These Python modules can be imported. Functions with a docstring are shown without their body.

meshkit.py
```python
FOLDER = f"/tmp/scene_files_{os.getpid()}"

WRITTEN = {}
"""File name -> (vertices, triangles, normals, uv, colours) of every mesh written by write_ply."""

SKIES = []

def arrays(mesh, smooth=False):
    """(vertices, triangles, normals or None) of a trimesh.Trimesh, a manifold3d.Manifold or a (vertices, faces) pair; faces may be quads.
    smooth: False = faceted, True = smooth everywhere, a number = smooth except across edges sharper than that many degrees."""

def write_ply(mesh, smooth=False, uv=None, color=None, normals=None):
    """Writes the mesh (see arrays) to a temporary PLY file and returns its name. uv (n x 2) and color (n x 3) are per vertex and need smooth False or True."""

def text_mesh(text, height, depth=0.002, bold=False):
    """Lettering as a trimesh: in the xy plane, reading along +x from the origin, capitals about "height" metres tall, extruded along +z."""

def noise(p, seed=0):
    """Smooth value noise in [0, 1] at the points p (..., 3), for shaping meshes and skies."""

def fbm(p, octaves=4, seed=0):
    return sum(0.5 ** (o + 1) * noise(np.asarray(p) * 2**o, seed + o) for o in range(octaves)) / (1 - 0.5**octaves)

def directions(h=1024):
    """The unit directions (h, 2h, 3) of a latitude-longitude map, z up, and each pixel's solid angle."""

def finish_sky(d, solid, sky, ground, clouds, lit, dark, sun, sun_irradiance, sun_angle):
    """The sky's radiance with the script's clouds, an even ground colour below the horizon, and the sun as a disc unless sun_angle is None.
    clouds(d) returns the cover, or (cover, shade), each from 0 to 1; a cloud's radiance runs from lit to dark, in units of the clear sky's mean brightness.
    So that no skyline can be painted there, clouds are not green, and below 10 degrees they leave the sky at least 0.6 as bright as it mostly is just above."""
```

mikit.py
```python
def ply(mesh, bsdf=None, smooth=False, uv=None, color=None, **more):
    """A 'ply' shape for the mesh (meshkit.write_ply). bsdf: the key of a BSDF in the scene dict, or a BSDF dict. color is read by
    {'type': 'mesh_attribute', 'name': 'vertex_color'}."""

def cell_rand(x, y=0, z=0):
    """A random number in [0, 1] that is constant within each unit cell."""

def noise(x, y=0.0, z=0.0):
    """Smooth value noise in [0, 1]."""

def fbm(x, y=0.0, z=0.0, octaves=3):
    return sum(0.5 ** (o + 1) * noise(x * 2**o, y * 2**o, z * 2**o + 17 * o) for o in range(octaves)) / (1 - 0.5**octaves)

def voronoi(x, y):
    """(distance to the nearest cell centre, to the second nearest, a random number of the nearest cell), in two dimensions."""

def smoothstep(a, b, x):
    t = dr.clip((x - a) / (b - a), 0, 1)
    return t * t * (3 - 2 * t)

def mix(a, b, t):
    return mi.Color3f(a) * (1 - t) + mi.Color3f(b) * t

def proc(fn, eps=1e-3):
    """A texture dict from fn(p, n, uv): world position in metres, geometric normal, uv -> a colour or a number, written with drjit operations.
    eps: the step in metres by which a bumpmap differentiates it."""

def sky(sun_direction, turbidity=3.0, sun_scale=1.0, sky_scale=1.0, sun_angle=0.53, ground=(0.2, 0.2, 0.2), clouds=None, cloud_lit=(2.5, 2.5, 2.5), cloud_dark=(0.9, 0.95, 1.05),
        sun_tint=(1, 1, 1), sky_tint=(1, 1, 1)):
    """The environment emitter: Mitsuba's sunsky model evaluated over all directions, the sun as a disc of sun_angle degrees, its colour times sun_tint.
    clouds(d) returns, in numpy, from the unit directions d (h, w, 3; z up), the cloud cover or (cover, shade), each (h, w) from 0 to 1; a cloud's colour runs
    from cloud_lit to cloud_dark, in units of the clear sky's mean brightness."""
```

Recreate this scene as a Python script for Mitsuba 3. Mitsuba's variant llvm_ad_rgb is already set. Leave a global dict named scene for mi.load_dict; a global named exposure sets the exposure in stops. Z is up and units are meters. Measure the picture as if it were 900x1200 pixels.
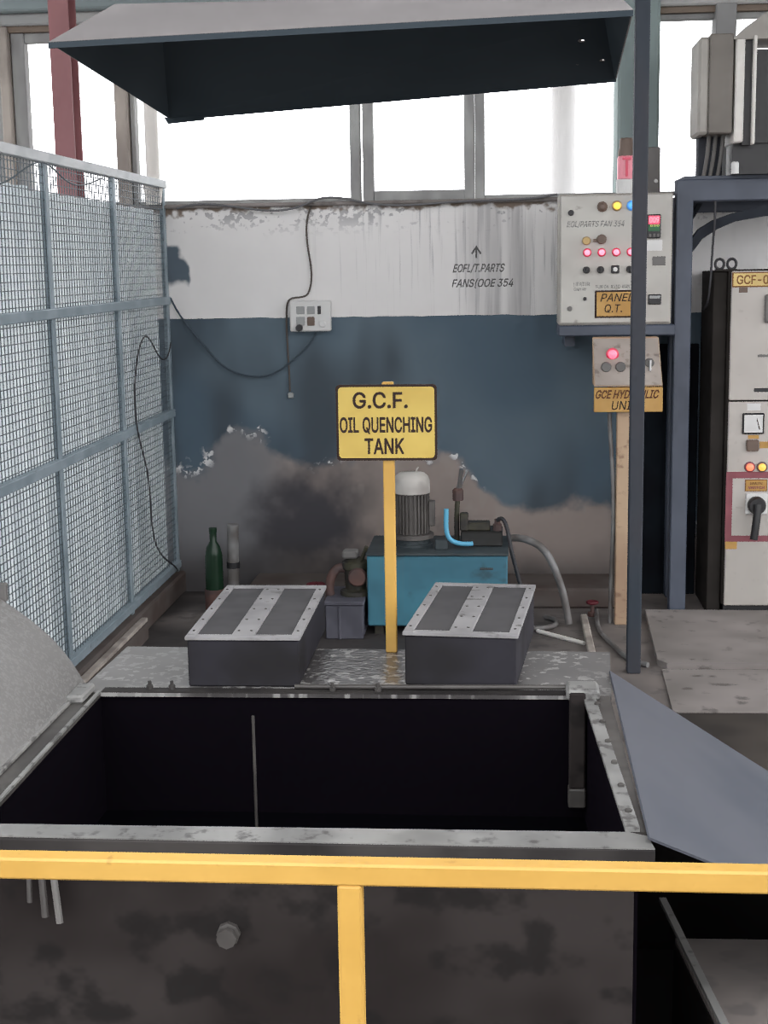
import math, random
import numpy as np
import trimesh
import mitsuba as mi
import drjit as dr
import mikit
from meshkit import text_mesh
from mikit import noise, fbm, voronoi, smoothstep, mix
from scipy.interpolate import CubicSpline
from shapely import affinity
from shapely.geometry import Polygon, Point, box as sbox

random.seed(4)
rng = np.random.default_rng(4)
T = mi.ScalarTransform4f
scene, labels = {"type": "scene"}, {}

# ------------------------------------------------------------------ camera, sky, exposure
EYE = np.array([0.0, 0.0, 1.75])
FWD = np.array([-0.08326836, 0.98202697, -0.16937946])
UP = np.array([0.00146082, 0.17008985, 0.98542748])
FOCAL = 1691.5                                   # pixels, image 900 x 1200
scene["camera"] = {"type": "perspective", "fov_axis": "x", "fov": math.degrees(2 * math.atan(450 / FOCAL)), "near_clip": 0.05, "far_clip": 500.0,
                   "to_world": T().look_at(origin=EYE.tolist(), target=(EYE + FWD).tolist(), up=UP.tolist())}
scene["sky"] = mikit.sky((0.2, -0.5, 0.8), sun_scale=0.0, turbidity=4.0, ground=(0.32, 0.31, 0.30), clouds=lambda d: np.ones(d.shape[:2]), cloud_lit=(15.0, 15.0, 15.3))
exposure = 0.62

# ------------------------------------------------------------------ helpers
def box(x0, x1, y0, y1, z0, z1, c=0.0):
    """A box; with c its edges are chamfered."""
    if c <= 0:
        m = trimesh.creation.box(extents=(x1 - x0, y1 - y0, z1 - z0))
        m.apply_translation(((x0 + x1) / 2, (y0 + y1) / 2, (z0 + z1) / 2))
        return m
    lo, hi = np.array([x0, y0, z0]), np.array([x1, y1, z1])
    pts = []
    for k in range(8):
        s = np.array([k & 1, k >> 1 & 1, k >> 2 & 1])
        corner = np.where(s, hi, lo)
        inward = np.where(s, -c, c)
        for a in range(3):
            q = corner + inward
            q[a] = corner[a]
            pts.append(q)
    return trimesh.convex.convex_hull(np.array(pts))

def cat(*ms):
    return trimesh.util.concatenate(ms)

def tube(points, r, sides=8, steps=None, spline=True, cap=True):
    p = np.asarray(points, float)
    if spline and len(p) > 2:
        t = np.r_[0, np.cumsum(np.linalg.norm(np.diff(p, axis=0), axis=1))]
        p = CubicSpline(t, p)(np.linspace(0, t[-1], steps or 6 * len(p)))
    tan = np.gradient(p, axis=0)
    tan /= np.linalg.norm(tan, axis=1, keepdims=True)
    a = np.cross(tan[0], [0, 0, 1.0] if abs(tan[0][2]) < 0.9 else [1.0, 0, 0])
    a /= np.linalg.norm(a)
    rings = []
    ang = np.arange(sides) * 2 * np.pi / sides
    for q, d in zip(p, tan):
        a = a - d * (a @ d)
        a /= np.linalg.norm(a)
        b = np.cross(d, a)
        rings.append(q + r * (np.cos(ang)[:, None] * a + np.sin(ang)[:, None] * b))
    v = np.vstack(rings)
    f = []
    n = len(p)
    for i in range(n - 1):
        for j in range(sides):
            q = (i * sides + j, i * sides + (j + 1) % sides, (i + 1) * sides + (j + 1) % sides, (i + 1) * sides + j)
            f += [(q[0], q[1], q[2]), (q[0], q[2], q[3])]
    if cap:
        for i in range(1, sides - 1):
            f.append((0, i + 1, i))
            f.append(((n - 1) * sides, (n - 1) * sides + i, (n - 1) * sides + i + 1))
    return trimesh.Trimesh(v, f, process=False)

def lathe(profile, x, y, z, axis="z", sections=32):
    """profile: (radius, height) pairs, revolved about the axis through (x, y, z); axis '-y' points the height to the viewer."""
    m = trimesh.creation.revolve(np.array(profile, float), sections=sections)
    if axis == "-y":
        m.apply_transform(trimesh.transformations.rotation_matrix(math.pi / 2, (1, 0, 0)))
    m.apply_translation((x, y, z))
    return m

def disc(x, y, z, r, h, sections=24):
    """A round button with a chamfer, standing out towards -y by h from the plane y."""
    return lathe([(0, 0), (r, 0), (r, h * 0.7), (r * 0.85, h), (0, h)], x, y, z, "-y", sections)

def prism(pts, z0, z1):
    m = trimesh.creation.extrude_polygon(Polygon(pts) if not isinstance(pts, Polygon) else pts, z1 - z0, engine="earcut")
    m.apply_translation((0, 0, z0))
    return m

def prism_y(pts, y0, y1):
    """An outline in x, z extruded along y from y0 to y1."""
    m = trimesh.creation.extrude_polygon(Polygon(pts) if not isinstance(pts, Polygon) else pts, y1 - y0, engine="earcut")
    v = m.vertices
    m = trimesh.Trimesh(np.c_[v[:, 0], y1 - v[:, 2], v[:, 1]], m.faces, process=False)
    return m

def sheet(p00, p10, p11, p01, thick, holes=(), n=1):
    """A sheet of metal over four corners; holes are (u, v, radius) in the unit square."""
    poly = sbox(0, 0, 1, 1)
    for u, v, r in holes:
        poly = poly.difference(affinity.scale(Point(u, v).buffer(r, 6), 1.0, 3.5))
    m = trimesh.creation.extrude_polygon(poly, 1.0, engine="earcut")
    for _ in range(n):
        m = m.subdivide()
    P = [np.array(q, float) for q in (p00, p10, p11, p01)]
    nrm = np.cross(P[1] - P[0], P[3] - P[0])
    nrm /= np.linalg.norm(nrm)
    u, v, w = m.vertices.T[:, :, None]
    xyz = P[0] * (1 - u) * (1 - v) + P[1] * u * (1 - v) + P[2] * u * v + P[3] * (1 - u) * v + nrm * (w - 0.5) * thick
    return trimesh.Trimesh(xyz, m.faces, process=False)

def text(s, x0, x1, y, z0, z1, depth=0.002, bold=False, slant=0.0):
    """Lettering that fills x0..x1, z0..z1 on the upright plane y, facing -y."""
    m = text_mesh(s, 0.1, 0.01, bold)
    lo, hi = m.bounds
    v = (m.vertices - lo) / (hi - lo)
    x = x0 + v[:, 0] * (x1 - x0) + slant * (v[:, 1] - 0.5) * (z1 - z0)
    return trimesh.Trimesh(np.c_[x, y - v[:, 2] * depth, z0 + v[:, 1] * (z1 - z0)], m.faces, process=False)

def numbered(key):
    if key not in scene and key not in labels and not any(k.startswith(key + "__") for k in scene):
        return key
    k = 1
    while True:
        q = f"{key}_{k:03d}"
        if q not in scene and q not in labels and not any(s.startswith(q + "__") for s in scene):
            return q
        k += 1

def thing(name, label, category, group=None):
    key = numbered(name)
    labels[key] = {"label": label, "category": category}
    if group:
        labels[key]["group"] = group
    return key

def obj(name, mesh, mat, parent=None, smooth=False, label=None, kind=None, emit=None):
    key = numbered(parent + "__" + name if parent else name)
    scene[key] = mikit.ply(mesh, mat, smooth=smooth)
    if emit is not None:
        scene[key]["emitter"] = {"type": "area", "radiance": {"type": "rgb", "value": list(emit)}}
    if label:
        labels.setdefault(key, {})["label"] = label
    if kind:
        labels.setdefault(key, {})["kind"] = kind
    return key

def one(name, mesh, mat, label, category, smooth=False, group=None):
    key = obj(name, mesh, mat, None, smooth)
    labels[key] = {"label": label, "category": category}
    if group:
        labels[key]["group"] = group
    return key

def struct(name, label, mesh=None, mat=None, smooth=False):
    if mesh is not None:
        scene[name] = mikit.ply(mesh, mat, smooth=smooth)
    labels[name] = {"label": label, "category": name.split("_")[0], "kind": "structure"}
    return name

# ------------------------------------------------------------------ materials
def principled(name, color, rough=0.5, metal=0.0, spec=0.5, bump=None, **more):
    c = mikit.proc(color) if callable(color) else {"type": "rgb", "value": list(color)}
    b = {"type": "principled", "base_color": c, "roughness": rough if not callable(rough) else mikit.proc(rough), "metallic": metal, "specular": spec, **more}
    if bump:
        b = {"type": "bumpmap", "arbitrary": mikit.proc(bump), "scale": 1.0, "bsdf": b}
    scene[name] = {"type": "twosided", "bsdf": b}
    return name

def mottle(a, b, fx, fy, fz, lo=0.3, hi=0.7, spots=None, spot_at=0.7, spot_scale=30.0):
    """A colour that wanders between a and b, with darker or lighter flecks."""
    def fn(p, n, uv):
        c = mix(a, b, smoothstep(lo, hi, fbm(p.x * fx + 3.1, p.y * fy + 1.7, p.z * fz + 0.3)))
        if spots is not None:
            c = mix(c, spots, 0.75 * smoothstep(spot_at - 0.04, spot_at + 0.16, fbm(p.x * spot_scale, p.y * spot_scale, p.z * spot_scale + 5.0, 4)))
        return c
    return fn

PEEL = [(-2.2, 0.66), (-1.73, 0.69), (-1.56, 0.80), (-1.42, 0.85), (-1.28, 0.77), (-1.17, 0.68), (-1.05, 0.63), (-0.91, 0.67), (-0.78, 0.76), (-0.6, 0.80), (-0.4, 0.76), (-0.22, 0.72),
        (-0.10, 0.57), (0.04, 0.49), (0.31, 0.49), (0.44, 0.43), (0.6, 0.36), (1.2, 0.30), (2.5, 0.28)]

def wall_color(p, n, uv):
    x, z = p.x, p.z
    wob = fbm(x * 7, z * 7, 2.0, 4)
    broad = fbm(x * 1.6, z * 1.6, 9.0)
    streak = 0.5 * fbm(x * 48, z * 2.2, 4.0) + 0.5 * fbm(x * 120, z * 4.0, 6.0)
    drip = fbm(x * 9, z * 0.9, 14.0)
    white = mix((0.73, 0.72, 0.71), (0.42, 0.42, 0.425), 0.85 * smoothstep(0.52, 0.70, 0.65 * streak + 0.35 * drip) * smoothstep(-1.2, -0.4, x) * smoothstep(0.9, 0.5, x))
    white = mix(white, (0.42, 0.41, 0.41), smoothstep(0.40, 0.75, drip) * smoothstep(-0.7, 0.1, x) * 0.7)
    white = mix(white, (0.78, 0.775, 0.77), smoothstep(0.5, 0.8, broad) * 0.5)
    chips = fbm(x * 38, z * 46, 31.0, 4) * (0.55 + 0.75 * noise(x * 5, z * 6, 8.0))
    white = mix(white, (0.26, 0.26, 0.27), 0.7 * smoothstep(0.60, 0.70, chips) * smoothstep(1.88, 2.02, z))
    white = mix(white, (0.20, 0.16, 0.13), smoothstep(2.025, 2.050, z + (fbm(x * 16, z * 16, 71.0, 4) - 0.5) * 0.11))
    blue = mix((0.082, 0.120, 0.156), (0.112, 0.152, 0.185), smoothstep(0.35, 0.65, broad))
    blue = mix(blue, (0.056, 0.070, 0.084), smoothstep(0.45, 0.70, fbm(x * 3.0, z * 1.0, 22.0)) * 0.85)
    c = dr.select(z + (wob - 0.5) * 0.012 > 1.479, white, blue)
    # square of old blue paint beside the fence
    patch = smoothstep(-1.772, -1.767, x) * smoothstep(-1.665, -1.690, x + (wob - 0.5) * 0.16) * smoothstep(1.62, 1.66, z + (wob - 0.5) * 0.12) * smoothstep(1.87, 1.85, z)
    c = mix(c, (0.10, 0.13, 0.16), patch)
    # paint fallen off the lower wall, bare plaster under it
    top = mi.Float(PEEL[0][1])
    for (xa, za), (xb, zb) in zip(PEEL[:-1], PEEL[1:]):
        top = dr.select(x > xa, za + (zb - za) * dr.clip((x - xa) / (xb - xa), 0, 1), top)
    edge = z - top + (fbm(x * 5, z * 5, 77.0, 5) - 0.5) * 0.36
    plaster = mix((0.29, 0.245, 0.225), (0.21, 0.182, 0.17), smoothstep(0.4, 0.7, fbm(x * 4, z * 4, 40.0)))
    plaster = mix(plaster, (0.30, 0.265, 0.245), smoothstep(0.6, 0.75, fbm(x * 13, z * 9, 51.0)) * 0.6)
    plaster = mix(plaster, (0.185, 0.185, 0.195), smoothstep(-1.15, -1.45, x + (broad - 0.5) * 0.6))
    c = mix(c, plaster, smoothstep(0.05, -0.05, edge))
    flake = smoothstep(0.60, 0.66, fbm(x * 30, z * 34, 61.0)) * smoothstep(0.05, 0.0, dr.abs(edge - 0.01)) * smoothstep(0.50, 0.60, noise(x * 2.6, z * 2.6, 3.0))
    c = mix(c, (0.62, 0.62, 0.62), flake)
    # soot on the plaster
    d = dr.sqrt(dr.square((x + 1.05) / 0.30) + dr.square((z - 0.38) / 0.27)) + (wob - 0.5) * 0.9
    c = mix(c, (0.062, 0.060, 0.068), smoothstep(1.45, 0.45, d))
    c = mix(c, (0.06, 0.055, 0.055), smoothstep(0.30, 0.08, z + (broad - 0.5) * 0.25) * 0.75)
    return c

def wall_bump(p, n, uv):
    return 0.004 * fbm(p.x * 22, p.z * 22, 1.0, 4)

def floor_color(p, n, uv):
    x, y = p.x, p.y
    a = fbm(x * 2.2, y * 2.2, 0.5, 4)
    c = mix((0.195, 0.172, 0.16), (0.13, 0.116, 0.11), smoothstep(0.35, 0.65, a))
    c = mix(c, (0.10, 0.092, 0.09), smoothstep(0.55, 0.75, fbm(x * 14, y * 14, 3.0)) * 0.6)
    oil = smoothstep(0.35, -0.05, x + (a - 0.5) * 1.0) * smoothstep(0.42, 0.58, fbm(x * 1.4, y * 1.4, 7.0) + 0.12)
    return mix(c, (0.040, 0.036, 0.036), oil * 0.9)

principled("mat_wall", wall_color, 0.85, spec=0.2, bump=wall_bump)
principled("mat_floor", floor_color, 0.7, spec=0.3, bump=lambda p, n, uv: 0.004 * fbm(p.x * 18, p.y * 18, 1.0, 4))
principled("mat_pit", mottle((0.0075, 0.0065, 0.007), (0.013, 0.0115, 0.011), 3, 3, 3), 0.8, spec=0.05)
principled("mat_concrete", mottle((0.27, 0.245, 0.235), (0.18, 0.165, 0.155), 3, 3, 3, spots=(0.10, 0.09, 0.085), spot_at=0.64, spot_scale=16), 0.8, spec=0.2)
principled("mat_beam", mottle((0.42, 0.42, 0.41), (0.33, 0.34, 0.34), 1.2, 1.2, 12), 0.8, spec=0.2)
principled("mat_header", mottle((0.30, 0.36, 0.37), (0.24, 0.29, 0.30), 1.0, 1.0, 10), 0.8, spec=0.2)
principled("mat_column_green", mottle((0.28, 0.35, 0.34), (0.20, 0.25, 0.25), 4, 4, 1.5), 0.7, spec=0.3)
principled("mat_frame_wood", mottle((0.42, 0.38, 0.34), (0.25, 0.22, 0.20), 12, 12, 3), 0.75, spec=0.2)
principled("mat_frame_steel", mottle((0.36, 0.37, 0.36), (0.24, 0.24, 0.24), 9, 9, 3), 0.6, spec=0.3)
principled("mat_yellow", mottle((0.60, 0.36, 0.085), (0.54, 0.315, 0.068), 6, 6, 6, spots=(0.42, 0.22, 0.05), spot_at=0.74, spot_scale=40), 0.38, spec=0.5)
principled("mat_sign_yellow", mottle((0.60, 0.44, 0.10), (0.54, 0.38, 0.08), 7, 7, 7), 0.5)
principled("mat_sign_orange", mottle((0.50, 0.30, 0.095), (0.42, 0.23, 0.06), 9, 9, 9), 0.55)
principled("mat_sign_pale", mottle((0.66, 0.50, 0.20), (0.55, 0.40, 0.15), 9, 9, 9), 0.55)
principled("mat_ink", (0.035, 0.020, 0.015), 0.6, spec=0.2)
principled("mat_ink_brown", (0.22, 0.11, 0.04), 0.6, spec=0.2)
principled("mat_ink_stain", (0.10, 0.04, 0.02), 0.6, spec=0.2)
principled("mat_ink_grey", (0.11, 0.11, 0.11), 0.8, spec=0.1)
principled("mat_black", (0.018, 0.018, 0.020), 0.45)
principled("mat_rubber", (0.030, 0.030, 0.034), 0.6)
principled("mat_cable_brown", (0.10, 0.088, 0.080), 0.7, spec=0.2)
principled("mat_cable_blue", (0.052, 0.070, 0.088), 0.7, spec=0.2)
principled("mat_cable_grey", (0.12, 0.12, 0.125), 0.55)
principled("mat_hose_grey", mottle((0.22, 0.22, 0.22), (0.11, 0.10, 0.095), 9, 9, 9), 0.5)
principled("mat_panel_cream", mottle((0.50, 0.49, 0.455), (0.43, 0.415, 0.385), 5, 5, 5, spots=(0.26, 0.24, 0.21), spot_at=0.72, spot_scale=26), 0.5, spec=0.4)
principled("mat_cabinet_cream", mottle((0.47, 0.44, 0.41), (0.41, 0.385, 0.355), 3, 3, 3, spots=(0.33, 0.30, 0.27), spot_at=0.73, spot_scale=22), 0.45, spec=0.4)
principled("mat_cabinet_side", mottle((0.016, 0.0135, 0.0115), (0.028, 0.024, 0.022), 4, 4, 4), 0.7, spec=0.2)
principled("mat_post_beige", mottle((0.46, 0.33, 0.22), (0.36, 0.24, 0.16), 5, 5, 4, spots=(0.22, 0.13, 0.08), spot_at=0.66, spot_scale=20), 0.6)
principled("mat_shade_panel", mottle((0.009, 0.013, 0.018), (0.006, 0.006, 0.009), 3, 3, 3), 0.8, spec=0.1)
principled("mat_brace", mottle((0.022, 0.026, 0.034), (0.015, 0.018, 0.024), 6, 6, 6), 0.7, spec=0.15)
principled("mat_steel_blue", mottle((0.072, 0.086, 0.118), (0.054, 0.066, 0.092), 6, 6, 4), 0.5)
principled("mat_post_dark", mottle((0.036, 0.046, 0.060), (0.046, 0.048, 0.058), 5, 5, 2), 0.6, spec=0.25)
principled("mat_red_column", mottle((0.29, 0.125, 0.130), (0.22, 0.090, 0.097), 6, 6, 2), 0.55)
principled("mat_fence", mottle((0.25, 0.305, 0.34), (0.19, 0.24, 0.27), 8, 8, 8, spots=(0.12, 0.13, 0.13), spot_at=0.72, spot_scale=30), 0.5)
principled("mat_fence_light", mottle((0.50, 0.52, 0.53), (0.40, 0.43, 0.44), 8, 8, 8), 0.5)
principled("mat_wire", (0.075, 0.095, 0.11), 0.5)
scene["mat_corrugated"] = {"type": "principledthin", "base_color": mikit.proc(mottle((0.82, 0.87, 0.88), (0.68, 0.74, 0.76), 2, 5, 1.2)), "roughness": 0.6, "diff_trans": 1.0}
principled("mat_tank", mottle((0.017, 0.0135, 0.013), (0.033, 0.028, 0.027), 4, 4, 4, lo=0.3, hi=0.7, spots=(0.010, 0.009, 0.009), spot_at=0.56, spot_scale=14), 0.7, spec=0.15)
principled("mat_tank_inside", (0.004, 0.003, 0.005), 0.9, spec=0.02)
principled("mat_rim", mottle((0.30, 0.30, 0.29), (0.19, 0.19, 0.185), 7, 7, 7, spots=(0.06, 0.055, 0.055), spot_at=0.60, spot_scale=34), 0.45, metal=0.2)
principled("mat_rim_dark", mottle((0.050, 0.046, 0.044), (0.085, 0.080, 0.075), 9, 9, 9), 0.4, spec=0.5)
def deck_color(p, n, uv):
    a = fbm(p.x * 3, p.y * 3, 1.0)
    dust = smoothstep(-0.88, -0.98, p.x + (a - 0.5) * 0.1) + 0.45 * smoothstep(0.0, 0.08, p.x + (a - 0.5) * 0.1)
    c = mix((0.050, 0.047, 0.047), (0.085, 0.080, 0.080), a)
    c = mix(c, (0.27, 0.265, 0.26), dr.clip(dust, 0, 1) * (0.55 + 0.6 * a))
    return mix(c, (0.36, 0.355, 0.345), 0.7 * smoothstep(0.56, 0.72, fbm(p.x * 45, p.y * 45, 5.0)) * smoothstep(0.15, 0.35, a))

def deck_rough(p, n, uv):
    dry = dr.clip(smoothstep(-0.88, -0.98, p.x) + smoothstep(0.0, 0.08, p.x), 0, 1)
    return 0.10 + 0.12 * fbm(p.x * 6, p.y * 6, 8.0) + 0.35 * dry
principled("mat_floor_plate", mottle((0.036, 0.032, 0.029), (0.068, 0.058, 0.050), 3, 3, 3), 0.6, spec=0.25)
principled("mat_flange", mottle((0.022, 0.020, 0.020), (0.050, 0.046, 0.044), 5, 5, 5), 0.6, spec=0.2)
principled("mat_deck", deck_color, deck_rough, spec=0.9, bump=lambda p, n, uv: 0.0024 * fbm(p.x * 80, p.y * 80, 2.0, 3))
principled("mat_oil", (0.002, 0.002, 0.003), 0.10, spec=0.4)
principled("mat_box_side", mottle((0.030, 0.029, 0.036), (0.020, 0.019, 0.021), 6, 6, 6), 0.6, spec=0.15)
principled("mat_box_strip", mottle((0.31, 0.305, 0.31), (0.22, 0.215, 0.22), 9, 9, 9, spots=(0.10, 0.095, 0.09), spot_at=0.68, spot_scale=24), 0.5, spec=0.3)
principled("mat_box_panel", mottle((0.060, 0.058, 0.062), (0.042, 0.041, 0.045), 9, 9, 9), 0.6)
principled("mat_plate_blue", mottle((0.058, 0.066, 0.085), (0.076, 0.082, 0.100), 3, 3, 3), 0.55, spec=0.4, bump=lambda p, n, uv: 0.0008 * fbm(p.x * 60, p.y * 60, p.z * 60))
principled("mat_sheet_grey", mottle((0.19, 0.185, 0.18), (0.25, 0.245, 0.238), 2, 2, 2, spots=(0.275, 0.27, 0.262), spot_at=0.50, spot_scale=130), 0.5, metal=0.2)
principled("mat_hood_out", mottle((0.215, 0.205, 0.205), (0.17, 0.162, 0.162), 3, 3, 3), 0.7, spec=0.3)
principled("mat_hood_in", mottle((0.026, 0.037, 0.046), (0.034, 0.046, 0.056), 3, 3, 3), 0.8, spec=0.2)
principled("mat_teal", mottle((0.060, 0.205, 0.275), (0.050, 0.16, 0.22), 5, 5, 5, spots=(0.04, 0.08, 0.10), spot_at=0.66, spot_scale=10), 0.45)
principled("mat_teal_dark", mottle((0.026, 0.036, 0.042), (0.048, 0.062, 0.068), 5, 5, 5), 0.55)
principled("mat_blue_pipe", (0.12, 0.42, 0.62), 0.3)
principled("mat_motor", mottle((0.13, 0.12, 0.112), (0.08, 0.073, 0.070), 8, 8, 5), 0.55)
principled("mat_motor_cowl", mottle((0.50, 0.48, 0.45), (0.30, 0.28, 0.26), 9, 9, 9), 0.7)
principled("mat_valve_block", mottle((0.030, 0.034, 0.036), (0.018, 0.018, 0.017), 8, 8, 8), 0.5)
principled("mat_grease", mottle((0.050, 0.048, 0.030), (0.030, 0.027, 0.025), 14, 14, 14), 0.5)
principled("mat_kerb", mottle((0.10, 0.085, 0.078), (0.075, 0.055, 0.048), 5, 5, 5), 0.7)
principled("mat_rust", mottle((0.115, 0.060, 0.050), (0.075, 0.050, 0.048), 12, 12, 12), 0.7)
principled("mat_chrome", (0.62, 0.62, 0.62), 0.25, metal=1.0)
principled("mat_white", (0.62, 0.62, 0.61), 0.45)
principled("mat_pvc", mottle((0.74, 0.72, 0.68), (0.64, 0.62, 0.58), 5, 5, 3), 0.5)
principled("mat_grey_box", mottle((0.36, 0.345, 0.315), (0.29, 0.275, 0.25), 5, 5, 5), 0.5)
principled("mat_box_warm", mottle((0.175, 0.160, 0.142), (0.135, 0.122, 0.108), 5, 5, 5), 0.55)
principled("mat_stand_front", mottle((0.36, 0.315, 0.28), (0.29, 0.25, 0.22), 8, 8, 8, spots=(0.15, 0.12, 0.10), spot_at=0.62, spot_scale=26), 0.55)
principled("mat_grey_shade", mottle((0.16, 0.155, 0.15), (0.12, 0.115, 0.11), 5, 5, 5), 0.55)
principled("mat_switch", (0.30, 0.31, 0.31), 0.45)
principled("mat_maroon", mottle((0.27, 0.075, 0.095), (0.21, 0.06, 0.075), 9, 9, 9), 0.55)
principled("mat_brown", (0.13, 0.09, 0.07), 0.5)
principled("mat_brass", (0.42, 0.30, 0.14), 0.4, metal=0.6)
principled("mat_red_lens", (0.62, 0.06, 0.11), 0.25)
principled("mat_pink_lens", (0.72, 0.22, 0.28), 0.2)
principled("mat_yellow_lens", (0.70, 0.48, 0.10), 0.25)
principled("mat_blue_lens", (0.10, 0.35, 0.75), 0.25)
principled("mat_bottle", (0.010, 0.032, 0.016), 0.3, spec=0.4)
principled("mat_crate", mottle((0.105, 0.105, 0.13), (0.075, 0.075, 0.095), 8, 8, 5), 0.5)
scene["mat_glass"] = {"type": "thindielectric", "int_ior": 1.5}

# ------------------------------------------------------------------ the room
YW = 7.6
PIT = [(0.285, 1.6), (0.655, 1.6), (0.443, 3.58), (2.2, 3.61), (2.2, 4.34), (0.285, 4.32)]
floor = struct("floor", "grey oil-stained concrete shop floor with a dark pit beside the tank", prism(sbox(-6, -4, 5, 8.2).difference(Polygon(PIT)), -0.45, 0.0), "mat_floor")
obj("pit_bottom", prism(Polygon(PIT).buffer(0.02), -0.47, -0.40), "mat_pit", floor)
obj("pit_lining", prism(Polygon(PIT).difference(Polygon(PIT).buffer(-0.004)), -0.40, -0.012), "mat_pit", floor)
struct("wall_back", "back wall, white above and blue below with peeling paint", cat(box(-6, 5, YW, YW + 0.23, 0, 2.052), box(-6, 5, YW, YW + 0.23, 2.96, 4.6)), "mat_wall")
struct("ceiling", "unseen concrete ceiling over the bay, added to hold back top light", box(-6, 5, 2.5, 8.2, 4.6, 4.75), "mat_beam")  # unseen; front edge set back so sky light reaches the rail top
struct("trim_1", "dusty concrete sill under the windows", cat(box(-6, 0.56, YW - 0.035, YW + 0.2, 2.052, 2.072, 0.006)), "mat_concrete")
hd = struct("trim_2", "horizontal lintel beams over the windows")
obj("lower_beam", box(-6, 5, YW - 0.03, YW + 0.2, 2.99, 3.05, 0.008), "mat_beam", hd)
obj("middle_beam", box(-6, 5, YW - 0.10, YW + 0.0, 3.05, 3.14, 0.01), "mat_header", hd)
obj("upper_beam", box(-6, 5, YW - 0.14, YW + 0.0, 3.15, 3.4, 0.01), "mat_header", hd)
struct("trim_3", "greenish concrete column between the windows", box(0.568, 0.773, YW - 0.06, YW + 0.25, 2.06, 4.6, 0.012), "mat_column_green")
struct("trim_4", "dirty concrete kerb along the foot of the back wall", box(-1.34, 0.62, 7.23, YW, 0, 0.105, 0.012), "mat_kerb")
kl = struct("trim_5", "low kerb carrying the mesh fence")
obj("kerb_body", cat(box(-1.86, -1.735, 3.4, YW, 0, 0.118, 0.01), box(-1.735, -1.70, 3.4, 6.6, 0, 0.082)), "mat_kerb", kl)
obj("kerb_edge", box(-1.735, -1.70, 3.4, 6.6, 0.082, 0.102, 0.004), "mat_frame_wood", kl)

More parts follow.
